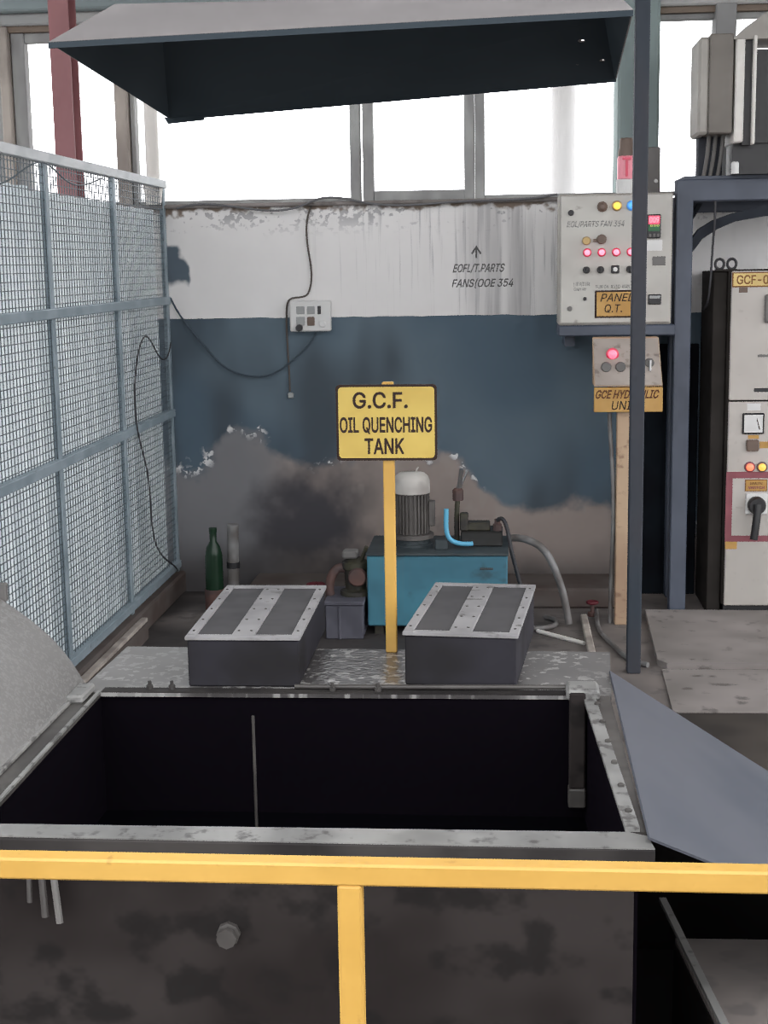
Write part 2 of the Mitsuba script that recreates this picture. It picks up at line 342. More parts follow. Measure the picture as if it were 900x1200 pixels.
def window(n, label, x0, x1, z0, z1, bottom=0.02, left=None, right=None, top=0.03, mat="mat_frame_steel"):
    w = struct(f"window_{n}", label)
    if left: obj("jamb", box(left[0], left[1], YW + 0.02, YW + 0.09, z0, z1, 0.004), mat, w)
    if right: obj("jamb", box(right[0], right[1], YW + 0.02, YW + 0.09, z0, z1, 0.004), mat, w)
    obj("bottom_rail", box(x0, x1, YW + 0.03, YW + 0.08, z0, z0 + bottom, 0.003), mat, w)
    obj("top_rail", box(x0, x1, YW + 0.03, YW + 0.08, z1 - top, z1, 0.003), mat, w)
    pane = trimesh.Trimesh([(x0, YW + 0.055, z0), (x1, YW + 0.055, z0), (x1, YW + 0.055, z1), (x0, YW + 0.055, z1)], [(0, 1, 2), (0, 2, 3)], process=False)
    obj("pane", pane, "mat_glass", w)
    return w
ZS, ZT = 2.072, 2.96
window(1, "window at the far left edge", -4.0, -2.62, ZS, ZT, right=(-2.66, -2.61))
window(2, "window behind the red column", -2.485, -2.01, ZS, ZT, left=(-2.555, -2.485), top=0.05)
window(3, "wide window above the white paint", -1.915, -0.79, ZS, ZT, left=(-1.94, -1.915), right=(-0.793, -0.742))
window(4, "middle window with a thick bottom rail", -0.674, -0.20, ZS, ZT, bottom=0.05, left=(-0.727, -0.674), right=(-0.204, -0.152))
window(5, "window left of the green column", -0.10, 0.57, ZS, ZT, left=(-0.15, -0.10))
window(6, "window right of the green column", 0.773, 1.05, ZS, ZT)
window(7, "window at the right edge behind the electrical boxes", 1.15, 3.0, ZS, ZT)
struct("trim_6", "beige post between the two left windows", box(-2.61, -2.56, YW - 0.02, YW + 0.1, ZS, ZT + 0.03, 0.006), "mat_frame_wood")
struct("trim_7", "weathered wooden mullion right of the red column", box(-2.01, -1.945, YW - 0.02, YW + 0.1, ZS, ZT + 0.03, 0.006), "mat_frame_wood")
struct("trim_8", "dull post above the electrical box", box(1.047, 1.148, YW - 0.03, YW + 0.12, ZS, ZT + 0.04, 0.006), "mat_frame_steel")

# outside, seen through the glass
one("drain_pipe", tube([(-0.02 + 0.37, 8.9, -1), (0.35, 8.9, 4.5)], 0.075, 20, spline=False), "mat_white", "pale vertical pipe outside the window left of the green column", "pipe", 60)
pv = thing("vent_pipe", "cream plastic pipe with a wide socket standing on the sill by the fence", "pipe")
obj("pipe", tube([(-1.815, YW - 0.045, 2.15), (-1.815, YW - 0.045, 2.99)], 0.034, 20, spline=False), "mat_pvc", pv, 60)
obj("socket", lathe([(0, 0), (0.038, 0), (0.042, 0.02), (0.050, 0.09), (0.052, 0.10), (0.038, 0.105), (0, 0.105)], -1.815, YW - 0.055, 2.072), "mat_pvc", pv, 60)

# ------------------------------------------------------------------ floor plates on the right
one("floor_mat", cat(prism([(0.70, 7.11), (0.665, 6.18), (0.70, 6.13), (1.9, 6.15), (1.9, 7.10)], 0.0, 0.028)), "mat_concrete", "raised grey slab on the floor before the cream cabinet", "floor slab")
obj("concrete_slab", prism([(0.675, 6.10), (1.9, 6.10), (1.9, 5.50), (0.655, 5.50)], 0.0, 0.008), "mat_concrete", floor)
one("floor_plate", prism([(0.45, 5.48), (1.9, 5.50), (1.9, 4.36), (0.45, 4.35)], 0.0, 0.008), "mat_floor_plate", "dark oily steel plate on the floor behind the sloping blue-grey plate", "floor plate")
one("floor_kerb", prism([(0.424, 3.80), (0.443, 3.80), (0.676, 1.6), (0.655, 1.6)], 0, 0.012), "mat_rim", "narrow pale steel edge strip on the floor along the pit right of the tank", "edge strip")

# ------------------------------------------------------------------ quenching tank
tk = thing("quench_tank", "big open black steel oil tank with worn grey rim behind the yellow rail", "tank")
OP = [(-1.150, 2.930), (0.257, 2.940), (0.215, 3.925), (-1.155, 3.915)]
zr = 0.55
obj("front_wall", box(-1.215, 0.268, 2.868, 2.885, 0.0, 0.505), "mat_tank", tk)
obj("back_wall", box(-1.19, 0.25, 3.93, 3.945, 0.02, 0.538), "mat_tank_inside", tk)
obj("side_wall", box(-1.18, -1.16, 2.88, 4.40, 0.0, 0.538), "mat_tank_inside", tk)
obj("side_wall", prism([(0.262, 2.88), (0.277, 2.88), (0.24, 3.94), (0.225, 3.94)], 0.0, 0.538), "mat_tank_inside", tk)
obj("rear_wall", box(-1.18, 0.29, 4.36, 4.375, 0.0, 0.538), "mat_tank", tk)
obj("bottom", box(-1.18, 0.26, 2.88, 4.37, 0.02, 0.03), "mat_tank_inside", tk)
obj("front_rim", cat(prism([(-1.225, 2.866), (0.309, 2.858), (0.300, 2.925), (0.262, 2.945), (-1.152, 2.932), (-1.225, 2.932)], 0.547, zr)), "mat_rim", tk, label="worn pale front rim")
obj("front_flange", box(-1.225, 0.309, 2.853, 2.866, 0.480, 0.547, 0.001), "mat_flange", tk)
obj("side_rim", prism([(-1.225, 2.932), (-1.152, 2.932), (-1.157, 3.915), (-1.225, 3.915)], 0.538, zr), "mat_rim_dark", tk)
obj("side_rim_edge", prism([(-1.160, 2.932), (-1.150, 2.932), (-1.155, 3.915), (-1.165, 3.915)], zr, zr + 0.006), "mat_rim", tk)
obj("side_rim", prism([(0.262, 2.945), (0.300, 2.945), (0.292, 3.93), (0.218, 3.93)], 0.538, zr), "mat_rim_dark", tk)
obj("side_rim_edge", prism([(0.255, 2.945), (0.286, 2.945), (0.248, 3.925), (0.215, 3.925)], zr, zr + 0.010), "mat_rim", tk, label="pale worn edge of the right rim")
dk = obj("deck", prism([(-1.225, 3.915), (0.297, 3.927), (0.325, 4.39), (-1.21, 4.42)], 0.538, zr), "mat_deck", tk, label="oily wet steel deck")
obj("back_rim", prism([(-1.155, 3.915), (0.215, 3.925), (0.215, 3.968), (-1.155, 3.958)], zr, zr + 0.003), "mat_flange", tk)
for i, t in enumerate(np.linspace(0.08, 0.90, 6)):
    x = 0.275 + (0.252 - 0.275) * t; y = 2.96 + 0.95 * t
    obj("hinge_bolt", lathe([(0, 0), (0.008, 0), (0.008, 0.005), (0.005, 0.007), (0, 0.007)], x - 0.004, y, zr + 0.010, sections=8), "mat_rim_dark", tk)
for x in (-1.02, -0.955, -0.62 + 0.13, -0.36):
    obj("rim_bolt", lathe([(0, 0), (0.010, 0), (0.010, 0.012), (0.005, 0.012), (0.005, 0.024), (0, 0.024)], x, 3.945, zr + 0.003, sections=8), "mat_rim_dark", tk)
vl = obj("drain_valve", cat(lathe([(0, 0), (0.026, 0), (0.026, 0.012), (0.016, 0.014), (0.016, 0.022), (0.022, 0.022), (0.022, 0.034), (0.0, 0.034)], -0.592, 2.868, 0.338, "-y", 8)), "mat_rim_dark", tk)
obj("stub_pipe", tube([(-1.017, 2.845, 0.50), (-1.014, 2.83, 0.415)], 0.006, 8, spline=False), "mat_rim_dark", tk)
obj("stub_pipe", tube([(-0.990, 2.842, 0.50), (-0.980, 2.825, 0.385)], 0.008, 8, spline=False), "mat_rim_dark", tk)
obj("stub_pipe", tube([(-0.965, 2.842, 0.50), (-0.949, 2.825, 0.372)], 0.008, 8, spline=False), "mat_grey_shade", tk)
one("quench_oil", box(-1.16, 0.262, 2.88, 3.93, 0.03, 0.19), "mat_oil", "still black quenching oil filling the open tank", "oil")
labels["quench_oil"]["kind"] = "stuff"
one("dip_rod", tube([(-0.688, 3.76, 0.535), (-0.684, 3.74, 0.10)], 0.0045, 8, spline=False), "mat_rim_dark", "thin steel rod standing upright inside the oil tank", "rod")
gb = thing("level_guide", "steel guide bar hanging inside the right rear corner of the tank", "guide bar")
obj("bar", box(0.178, 0.222, 3.86, 3.90, 0.30, 0.575, 0.004), "mat_tank", gb)
obj("foot", box(0.176, 0.224, 3.855, 3.905, 0.245, 0.30, 0.004), "mat_rim_dark", gb)
obj("clamp", box(0.170, 0.262, 3.87, 3.97, 0.5505, 0.582, 0.008), "mat_rim", gb)
one("rim_pipe", tube([(-0.60, 3.955, 0.5605), (-0.2, 3.958, 0.562), (0.17, 3.955, 0.566)], 0.007, 10), "mat_rim_dark", "thin oily pipe lying along the back rim of the tank", "pipe", 60)

# grey sheet rising from the left rim
prof = [(-1.213, 0.552), (-1.255, 0.625), (-1.305, 0.690), (-1.370, 0.750), (-1.449, 0.808), (-1.54, 0.862), (-1.66, 0.92)]
t = np.linspace(0, 1, len(prof)); cs = CubicSpline(t, np.array(prof)); c = cs(np.linspace(0, 1, 25)); d = cs(np.linspace(0, 1, 25), 1)
nr = np.c_[d[:, 1], -d[:, 0]] / np.linalg.norm(d, axis=1, keepdims=True)
ls = thing("splash_guard", "curved speckled grey sheet metal guard rising from the left tank rim", "splash guard")
obj("sheet", prism_y(np.vstack([c, (c - nr * 0.005)[::-1]]), 2.75, 3.97), "mat_sheet_grey", ls, 40)
obj("hinge_strip", box(-1.232, -1.208, 2.80, 3.97, zr, 0.562, 0.003), "mat_rim", ls)
obj("corner_bracket", cat(box(-1.225, -1.175, 3.80, 3.93, zr, 0.575, 0.006)), "mat_rim", ls)
obj("latch", cat(box(-1.50, -1.44, 4.0 - 0.025, 4.0, 0.80, 0.855, 0.004)), "mat_grey_shade", ls)

# blue-grey plate sloping from the right rim to the floor
n_ = np.array([0.65, 0, 1.0])
def onp(x, y): return (x, y, 0.557 - 0.65 * (x - 0.31))
rp = thing("drain_plate", "smooth blue-grey steel plate sloping from the right tank rim to the floor", "plate")
obj("plate", sheet(onp(0.298, 2.875), onp(1.20, 3.47), onp(1.20, 4.135), onp(0.306, 4.14), 0.006), "mat_plate_blue", rp)
obj("leg", box(1.12, 1.15, 3.66, 3.69, -0.40, 0.012), "mat_rim_dark", rp)
obj("leg", box(1.12, 1.15, 4.05, 4.08, -0.40, 0.012), "mat_rim_dark", rp)

# ------------------------------------------------------------------ two lidded boxes on the deck
def deck_box(label, x, y, rot, w, dep, z0, h):
    k = thing("lid_box", label, "box", "lidded metal boxes on the tank deck")
    R = trimesh.transformations.rotation_matrix(rot, (0, 0, 1)); R[:3, 3] = (x, y, z0)
    def put(name, m, mat, parent=k, smooth=False):
        m = m.copy(); m.apply_transform(R); return obj(name, m, mat, parent, smooth)
    put("body", box(0.006, w - 0.006, 0.006, dep - 0.006, 0, h - 0.012, 0.004), "mat_box_side")
    lid = put("lid", cat(box(0, w * 0.085, 0, dep, h - 0.012, h, 0.002), box(w * 0.915, w, 0, dep, h - 0.012, h, 0.002), box(w * 0.395, w * 0.595, 0, dep, h - 0.012, h, 0.002),
                         box(w * 0.08, w * 0.92, 0, 0.028, h - 0.012, h, 0.002), box(w * 0.08, w * 0.92, dep - 0.028, dep, h - 0.012, h, 0.002)), "mat_box_strip")
    for a, b in ((0.085, 0.395), (0.595, 0.915)):
        put("panel", box(w * a, w * b, 0.028, dep - 0.028, h - 0.014, h - 0.006), "mat_box_panel", lid)
    for fx in (0.042, 0.44, 0.55, 0.957):
        for fy in np.linspace(0.10, 0.90, 5):
            put("screw", lathe([(0, 0), (0.004, 0), (0.004, 0.002), (0, 0.003)], w * fx, dep * fy, h, sections=8), "mat_rim_dark", lid)
    return k
deck_box("left lidded box of black steel with two dark panels in a pale frame", -0.920, 3.976, 0.008, 0.335, 0.675, 0.551, 0.150)
deck_box("right lidded box of black steel before the teal power pack, skewed on the deck", -0.293, 4.008, -0.098, 0.332, 0.655, 0.551, 0.160)

# ------------------------------------------------------------------ sign on the tank
sg = thing("tank_sign", "yellow oil quenching tank sign with black border on a thin yellow post", "sign")
obj("post", box(-0.371, -0.336, 4.365, 4.39, 0.55, 1.397, 0.003), "mat_yellow", sg)
bd = obj("board", prism_y(sbox(-0.511, 1.158, -0.204, 1.390).buffer(-0.012).buffer(0.012), 4.357, 4.363), "mat_ink", sg, label="black-edged board")
obj("face", prism_y(sbox(-0.504, 1.166, -0.211, 1.383).buffer(-0.012).buffer(0.012), 4.354, 4.3575), "mat_sign_yellow", bd)
obj("lettering", text("G.C.F.", -0.459, -0.292, 4.354, 1.318, 1.368, bold=True), "mat_ink", bd)
obj("lettering", text("OIL QUENCHING", -0.500, -0.219, 4.354, 1.240, 1.292, bold=True), "mat_ink", bd)
obj("lettering", text("TANK", -0.425, -0.305, 4.354, 1.178, 1.227, bold=True), "mat_ink", bd)

# ------------------------------------------------------------------ yellow rail
rl = thing("guard_rail", "bright yellow square tube guard rail in front of the tank", "rail")
YR = 2.28; ZR = 0.754
obj("top_rail", box(-1.7, 1.5, YR, YR + 0.040, ZR - 0.039, ZR, 0.004), "mat_yellow", rl)
for x in (-1.45, -0.2835, 0.95):
    obj("post", box(x, x + 0.042, YR + 0.001, YR + 0.039, 0.008, ZR - 0.039, 0.004), "mat_yellow", rl)
    obj("base_plate", box(x - 0.04, x + 0.082, YR - 0.04, YR + 0.08, 0, 0.008), "mat_yellow", rl)

# ------------------------------------------------------------------ hood over the tank
hd = thing("fume_hood", "large dented grey sheet metal fume hood hanging over the tank, dark underneath", "hood")
F0, F1, B0, B1 = np.array([(-0.957, 3.1, 2.221), (0.262, 3.1, 2.251), (-0.913, 4.0, 2.152), (0.296, 4.0, 2.224)])
T0, T1, U0, U1 = np.array([(-0.889, 3.4, 2.346), (0.25, 3.4, 2.336), (-0.86, 3.72, 2.335), (0.25, 3.72, 2.335)])
def panel(name, a, b, c_, d_, holes=()):
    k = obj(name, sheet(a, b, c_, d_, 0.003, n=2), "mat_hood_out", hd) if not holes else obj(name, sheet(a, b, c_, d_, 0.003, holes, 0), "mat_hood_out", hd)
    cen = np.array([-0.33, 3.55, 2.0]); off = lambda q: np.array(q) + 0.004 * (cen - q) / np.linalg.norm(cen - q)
    obj("dark_lining", sheet(off(a), off(b), off(c_), off(d_), 0.002, [(u, v, 2.0 * r) for u, v, r in holes], 0), "mat_hood_in", k)  # dark inner skin of each hood panel
panel("front_panel", F0, F1, T1, T0)
panel("back_panel", B0, B1, U1, U0, ((0.941, 0.673, 0.0042), (0.979, 0.339, 0.0032), (0.924, 0.2975, 0.0016)))
panel("side_panel", F0, B0, U0, T0)
panel("side_panel", F1, B1, U1, T1)
panel("top_panel", T0, T1, U1, U0)
obj("front_lip", sheet(F0, F1, F1 - (0, 0, 0.012), F0 - (0, 0, 0.012), 0.004), "mat_hood_in", hd)
obj("back_lip", sheet(B0, B1, B1 - (0, 0, 0.008), B0 - (0, 0, 0.008), 0.004), "mat_hood_in", hd)
obj("bent_tab", sheet(B0 - (0.01, 0, 0), B0 + (0.10, 0.0, 0.006), B0 + (0.10, 0, -0.008), B0 + (0, 0, -0.016), 0.004), "mat_hood_in", hd)
obj("duct", tube([(-0.32, 3.56, 2.33), (-0.32, 3.56, 4.6)], 0.14, 28, spline=False), "mat_hood_out", hd, 60)

# ------------------------------------------------------------------ mesh fence on the left
fx = -1.775
fe = thing("mesh_fence", "tall blue-grey welded mesh fence on the left running to the back wall", "fence")
SY = [3.6, 4.6, 5.6, 6.59, 7.57]
for z0, z1, m in ((2.155, 2.195, "mat_fence_light"), (1.557, 1.597, "mat_fence"), (0.962, 1.002, "mat_fence"), (0.14, 0.18, "mat_fence")):
    obj("rail", box(fx - 0.02, fx + 0.02, 3.58, 7.59, z0, z1, 0.003), m, fe)
for y in SY:
    obj("stile", cat(box(fx + 0.002, fx + 0.010, y - 0.02, y + 0.02, 0.12, 2.155, 0.002), box(fx - 0.022, fx - 0.002, y + 0.014, y + 0.02, 0.12, 2.155)), "mat_fence", fe)
def mesh_panel(y0, y1, z0, z1):
    v, f = [], []
    def bar(a, b, r=0.0015):
        a, b = np.array(a), np.array(b); dd = (b - a) / np.linalg.norm(b - a)
        s1 = np.array([1.0, 0, 0]); s2 = np.cross(dd, s1)
        i = len(v)
        for q in (a, b):
            for k in range(4):
                w = math.pi / 4 + k * math.pi / 2
                v.append(q + 1.414 * r * (math.cos(w) * s1 + math.sin(w) * s2))
        for k in range(4):
            f.extend([(i + k, i + (k + 1) % 4, i + 4 + (k + 1) % 4), (i + k, i + 4 + (k + 1) % 4, i + 4 + k)])
    for y in np.arange(y0 + 0.02, y1, 0.036): bar((fx - 0.004, y, z0), (fx - 0.004, y, z1))
    for z in np.arange(z0 + 0.015, z1, 0.031): bar((fx, y0, z), (fx, y1, z))
    return trimesh.Trimesh(np.array(v), f, process=False)
for ya, yb in zip(SY[:-1], SY[1:]):
    for za, zb in ((0.18, 0.962), (1.002, 1.557), (1.597, 2.155)):
        obj("wire_mesh", mesh_panel(ya, yb, za, zb), "mat_wire", fe, kind="stuff")
obj("tie_wire", tube([(fx + 0.025, 4.8, 2.07), (fx + 0.025, 5.25, 2.10), (fx + 0.025, 5.55, 2.15), (fx + 0.025, 5.8, 2.10), (fx + 0.025, 6.1, 2.10), (fx + 0.025, 6.35, 2.14)], 0.003, 6), "mat_wire", fe)
def corrugated(y0, y1, z0, z1):
    ys = np.arange(y0, y1, 0.01)
    x = fx - 0.042 + 0.014 * np.clip(2.2 * np.sin(ys / 0.20 * 2 * np.pi), -1, 1)
    n = len(ys)
    v = np.vstack([np.c_[x, ys, np.full(n, z0)], np.c_[x, ys, np.full(n, z1)]])
    f = []
    for i in range(n - 1):
        f += [(i, i + 1, n + i + 1), (i, n + i + 1, n + i)]
    return trimesh.Trimesh(v, f, process=False)
for y0, y1, z1, lab in ((3.2, 4.60, 2.068, "pale corrugated sheet behind the fence, nearest to the viewer"), (4.605, 5.55, 2.063, "pale corrugated sheet behind the fence at the left picture edge"),
                        (5.555, 6.645, 2.050, "pale corrugated sheet behind the middle bay of the fence"), (6.65, 7.58, 2.043, "pale corrugated sheet behind the fence next to the back wall")):
    one("corrugated_sheet", corrugated(y0, y1, 0.13, z1), "mat_corrugated", lab, "sheet", True, "corrugated sheets behind the fence")
one("fence_cable", tube([(fx + 0.03, 7.50, 1.36), (fx + 0.03, 7.40, 1.29), (fx + 0.03, 7.22, 1.31), (fx + 0.03, 6.97, 1.42), (fx + 0.03, 6.74, 1.25), (fx + 0.03, 6.73, 1.0), (fx + 0.03, 6.9, 0.73), (fx + 0.03, 6.95, 0.45), (fx + 0.03, 7.2, 0.26), (fx + 0.03, 7.45, 0.15)], 0.0038, 6, 70),
    "mat_rubber", "thin black cable hanging in a peak on the fence near the wall", "cable", 60)
def ibeam(x0, x1, y0, y1, z0, z1, t=0.012):
    xm = (x0 + x1) / 2
    return cat(box(x0, x1, y0, y0 + t, z0, z1), box(x0, x1, y1 - t, y1, z0, z1), box(xm - t / 2, xm + t / 2, y0 + t, y1 - t, z0, z1))
one("steel_column", ibeam(-2.125, -2.03, 6.9, 7.03, 0, 4.6), "mat_red_column", "dull red steel column behind the fence on the left", "column")
one("roof_post", box(0.522, 0.580, 6.05, 6.108, 0, 4.6, 0.004), "mat_post_dark", "tall dark steel post in front of the cream control panel", "post")

# ------------------------------------------------------------------ wall fittings
sb = thing("switch_board", "white switch board with switches and sockets on the wall above the sign", "switch board")
obj("plate", box(-1.118, -0.905, 7.54, YW, 1.408, 1.568, 0.006), "mat_white", sb)
for x0, x1, z0, z1, m in ((-1.082, -1.038, 1.498, 1.538, "mat_switch"), (-1.025, -0.985, 1.498, 1.538, "mat_switch"), (-0.970, -0.953, 1.497, 1.540, "mat_black"), (-1.083, -1.038, 1.439, 1.485, "mat_switch"), (-1.026, -0.987, 1.438, 1.484, "mat_brown")):
    obj("switch", box(x0, x1, 7.534, 7.542, z0, z1, 0.003), m, sb)
obj("plug", disc(-1.067, 7.535, 1.428, 0.018, 0.035), "mat_black", sb)
obj("socket_knob", disc(-0.946, 7.541, 1.446, 0.018, 0.012), "mat_white", sb)
one("wall_cable", tube([(-0.985, 7.585, 2.07), (-1.020, 7.588, 1.98), (-1.014, 7.588, 1.80), (-1.017, 7.588, 1.62), (-1.03, 7.588, 1.597), (-1.12, 7.588, 1.575), (-1.141, 7.588, 1.50), (-1.138, 7.588, 1.27), (-1.134, 7.588, 1.09)], 0.005, 6, 80),
    "mat_cable_brown", "black cable running down the wall past the switch board", "cable", 60)
one("wall_clip", box(-1.145, -1.115, 7.575, YW, 1.055, 1.085, 0.005), "mat_switch", "small grey clip at the lower end of the wall cable", "clip")
one("slack_cable", tube([(-1.755, 7.58, 1.59), (-1.697, 7.58, 1.483), (-1.583, 7.57, 1.338), (-1.473, 7.57, 1.224), (-1.359, 7.57, 1.178), (-1.222, 7.57, 1.185), (-1.129, 7.57, 1.243), (-1.013, 7.575, 1.354), (-0.985, 7.575, 1.40)], 0.005, 6, 70),
    "mat_cable_blue", "black cable sagging across the blue wall from the fence to the switch board", "cable", 60)
one("sill_cable", tube([(-1.70, 7.56, 2.05), (-1.4, 7.555, 2.055), (-1.05, 7.55, 2.05), (-0.95, 7.545, 2.085), (-0.7, 7.55, 2.06), (-0.2, 7.55, 2.06), (0.1, 7.55, 2.065), (0.27, 7.55, 2.085)], 0.006, 6, 80),
    "mat_cable_grey", "grey cable lying along the window sill", "cable", 60)
ws = thing("wall_stencil", "black hand-painted arrow and two lines of letters on the white wall", "lettering")
ar = cat(box(-0.1485, -0.1395, 7.5985, YW, 1.772, 1.832), prism_y([(-0.171, 1.797), (-0.144, 1.837), (-0.144, 1.822), (-0.165, 1.790)], 7.5985, YW), prism_y([(-0.117, 1.797), (-0.144, 1.837), (-0.144, 1.822), (-0.123, 1.790)], 7.5985, YW))
obj("arrow", ar, "mat_ink_grey", ws)
obj("lettering", text("EOFL/T.PARTS", -0.262, 0.0, YW, 1.695, 1.745, 0.0015, slant=0.25, bold=True), "mat_ink_grey", ws)
obj("lettering", text("FANS(OOE 354", -0.268, 0.048, YW, 1.617, 1.668, 0.0015, slant=0.25, bold=True), "mat_ink_grey", ws)

# ------------------------------------------------------------------ control panel Q.T.
PY = 7.10
cp = thing("control_box", "cream control panel with rows of lamps and a yellow name plate", "control panel")
bx = obj("body", box(0.262, 0.800, PY, PY + 0.24, 1.442, 2.064, 0.006), "mat_grey_box", cp)
obj("door", box(0.270, 0.794, PY - 0.012, PY + 0.002, 1.452, 2.055, 0.004), "mat_panel_cream", cp)
DY = PY - 0.012
def pilot(x, z, lens, r=0.016, emit=None, bez="mat_brown", lab=None, parent=None, y=DY):
    k = obj("pilot_lamp", lathe([(0, 0), (r * 1.45, 0), (r * 1.45, 0.006), (r * 1.05, 0.010), (0, 0.010)], x, y, z, "-y"), bez, parent, 40, label=lab)
    obj("lens", lathe([(0, 0.009), (r, 0.009), (r, 0.016), (r * 0.7, 0.022), (0, 0.024)], x, y, z, "-y"), lens, k, 40, emit=emit)
    return k
pilot(0.466, 2.002, "mat_brown", 0.017, None, "mat_brown", "unlit brown lamp", cp)
pilot(0.535, 2.005, "mat_yellow_lens", 0.017, (0.8, 0.40, 0.04), "mat_brass", "lit yellow lamp", cp)
pilot(0.605, 2.005, "mat_blue_lens", 0.017, (0.03, 0.20, 0.75), "mat_blue_lens", "lit blue lamp", cp)
for x in (0.396, 0.465, 0.534, 0.603):
    pilot(x, 1.788, "mat_pink_lens", 0.014, (1.3, 0.22, 0.32), "mat_red_lens", "lit red lamp", cp)
obj("selector_switch", cat(disc(0.392, DY, 1.844, 0.020, 0.014)), "mat_brass", cp, 40)
obj("selector_switch", cat(disc(0.464, DY, 1.850, 0.023, 0.018), box(0.425, 0.455, DY - 0.010, DY, 1.838, 1.852)), "mat_brown", cp, 40)
for x in (0.393, 0.460, 0.599):
    obj("knob", cat(disc(x, DY, 1.706, 0.017, 0.020), box(x - 0.004, x + 0.004, DY - 0.028, DY - 0.018, 1.692, 1.720, 0.002)), "mat_black", cp, 40)
sq = obj("switch", box(0.511, 0.549, DY - 0.012, DY, 1.688, 1.726, 0.003), "mat_black", cp)
obj("dial", disc(0.530, DY - 0.012, 1.707, 0.011, 0.005), "mat_white", sq, 40)
obj("lock", disc(0.318, DY, 1.976, 0.014, 0.010), "mat_black", cp, 40)
obj("lock", disc(0.315, DY, 1.523, 0.012, 0.010), "mat_grey_shade", cp, 40)
obj("button", disc(0.387, DY, 1.569, 0.009, 0.008), "mat_black", cp, 40)
tc = obj("temperature_display", box(0.678, 0.742, DY - 0.014, DY, 1.850, 1.962, 0.004), "mat_black", cp)
obj("screen", box(0.683, 0.737, DY - 0.016, DY - 0.013, 1.916, 1.956), "mat_red_lens", tc, emit=(0.35, 0.02, 0.05))
obj("digits", text("009", 0.688, 0.732, DY - 0.016, 1.923, 1.950), "mat_pink_lens", tc, emit=(1.3, 0.45, 0.5))
obj("screen", box(0.683, 0.737, DY - 0.016, DY - 0.013, 1.884, 1.914), "mat_bottle", tc, emit=(0.005, 0.05, 0.015))
obj("digits", text("850", 0.692, 0.734, DY - 0.016, 1.905, 1.914), "mat_yellow_lens", tc, emit=(0.25, 0.30, 0.07))
for k in range(3):
    obj("key", box(0.686 + k * 0.019, 0.698 + k * 0.019, DY - 0.018, DY - 0.013, 1.856, 1.872, 0.002), "mat_grey_shade", tc)
obj("sticker", box(0.676, 0.752, DY - 0.001, DY, 1.792, 1.842), "mat_white", cp)
obj("maker_plate", box(0.706, 0.767, DY - 0.003, DY, 1.722, 1.765), "mat_grey_shade", cp)
hm = obj("hour_meter", box(0.688, 0.750, DY - 0.010, DY, 1.538, 1.586, 0.003), "mat_black", cp)
obj("counter", box(0.694, 0.744, DY - 0.012, DY - 0.009, 1.566, 1.580), "mat_switch", hm)
obj("lettering", text("EOL/PARTS FAN 354", 0.302, 0.572, DY, 1.905, 1.938, 0.001, slant=0.2), "mat_ink_grey", cp)
obj("lettering", text("HEATER", 0.334, 0.410, DY, 1.630, 1.648, 0.001), "mat_ink_grey", cp)
obj("lettering", text("ON/OFF", 0.334, 0.395, DY, 1.606, 1.622, 0.001), "mat_ink_grey", cp)
obj("lettering", text("PUMP ON", 0.440, 0.498, DY, 1.617, 1.634, 0.001), "mat_ink_grey", cp)
obj("lettering", text("AUTO-MAN", 0.510, 0.600, DY, 1.617, 1.634, 0.001), "mat_ink_grey", cp)
np_ = obj("name_plate", box(0.435, 0.668, DY - 0.005, DY, 1.477, 1.608, 0.001), "mat_ink", cp)
obj("face", box(0.443, 0.660, DY - 0.007, DY - 0.004, 1.485, 1.600), "mat_sign_orange", np_)
obj("lettering", text("PANEL", 0.466, 0.618, DY - 0.007, 1.555, 1.592, slant=0.25), "mat_ink", np_)
obj("lettering", text("Q.T.", 0.482, 0.566, DY - 0.007, 1.500, 1.541, slant=0.15), "mat_ink", np_)
sh = thing("panel_shelf", "dark blue steel channel shelf carrying the cream control panel", "shelf")
obj("channel", box(0.262, 0.819, 7.09, 7.40, 1.390, 1.441, 0.005), "mat_steel_blue", sh)
obj("wall_bracket", box(0.30, 0.35, 7.30, YW, 1.33, 1.39), "mat_steel_blue", sh)
obj("wall_bracket", box(0.72, 0.77, 7.30, YW, 1.33, 1.39), "mat_steel_blue", sh)
bc = thing("warning_beacon", "red warning beacon with white base on top of the control panel", "beacon")
obj("base", lathe([(0, 0), (0.052, 0), (0.052, 0.066), (0.046, 0.07), (0, 0.07)], 0.590, 7.2, 2.064), "mat_white", bc, 40)
obj("lens", lathe([(0, 0.07), (0.048, 0.07), (0.048, 0.165), (0.043, 0.178), (0, 0.178)], 0.590, 7.2, 2.064), "mat_pink_lens", bc, 40)
obj("reflector", cat(box(0.578, 0.590, 7.145, 7.152, 2.145, 2.225), box(0.563, 0.605, 7.145, 7.152, 2.222, 2.233)), "mat_red_lens", bc)
obj("cap", lathe([(0, 0.178), (0.040, 0.178), (0.040, 0.20), (0.034, 0.215), (0.034, 0.25), (0.028, 0.262), (0, 0.265)], 0.585, 7.2, 2.064), "mat_brown", bc, 40)
bt = thing("junction_box", "dark grey junction box fixed to the green column above the control panel", "junction box")
obj("body", box(0.705, 0.772, 7.44, YW - 0.06, 2.07, 2.30, 0.005), "mat_grey_shade", bt)
obj("button", disc(0.752, 7.44, 2.135, 0.010, 0.006), "mat_white", bt, 40)

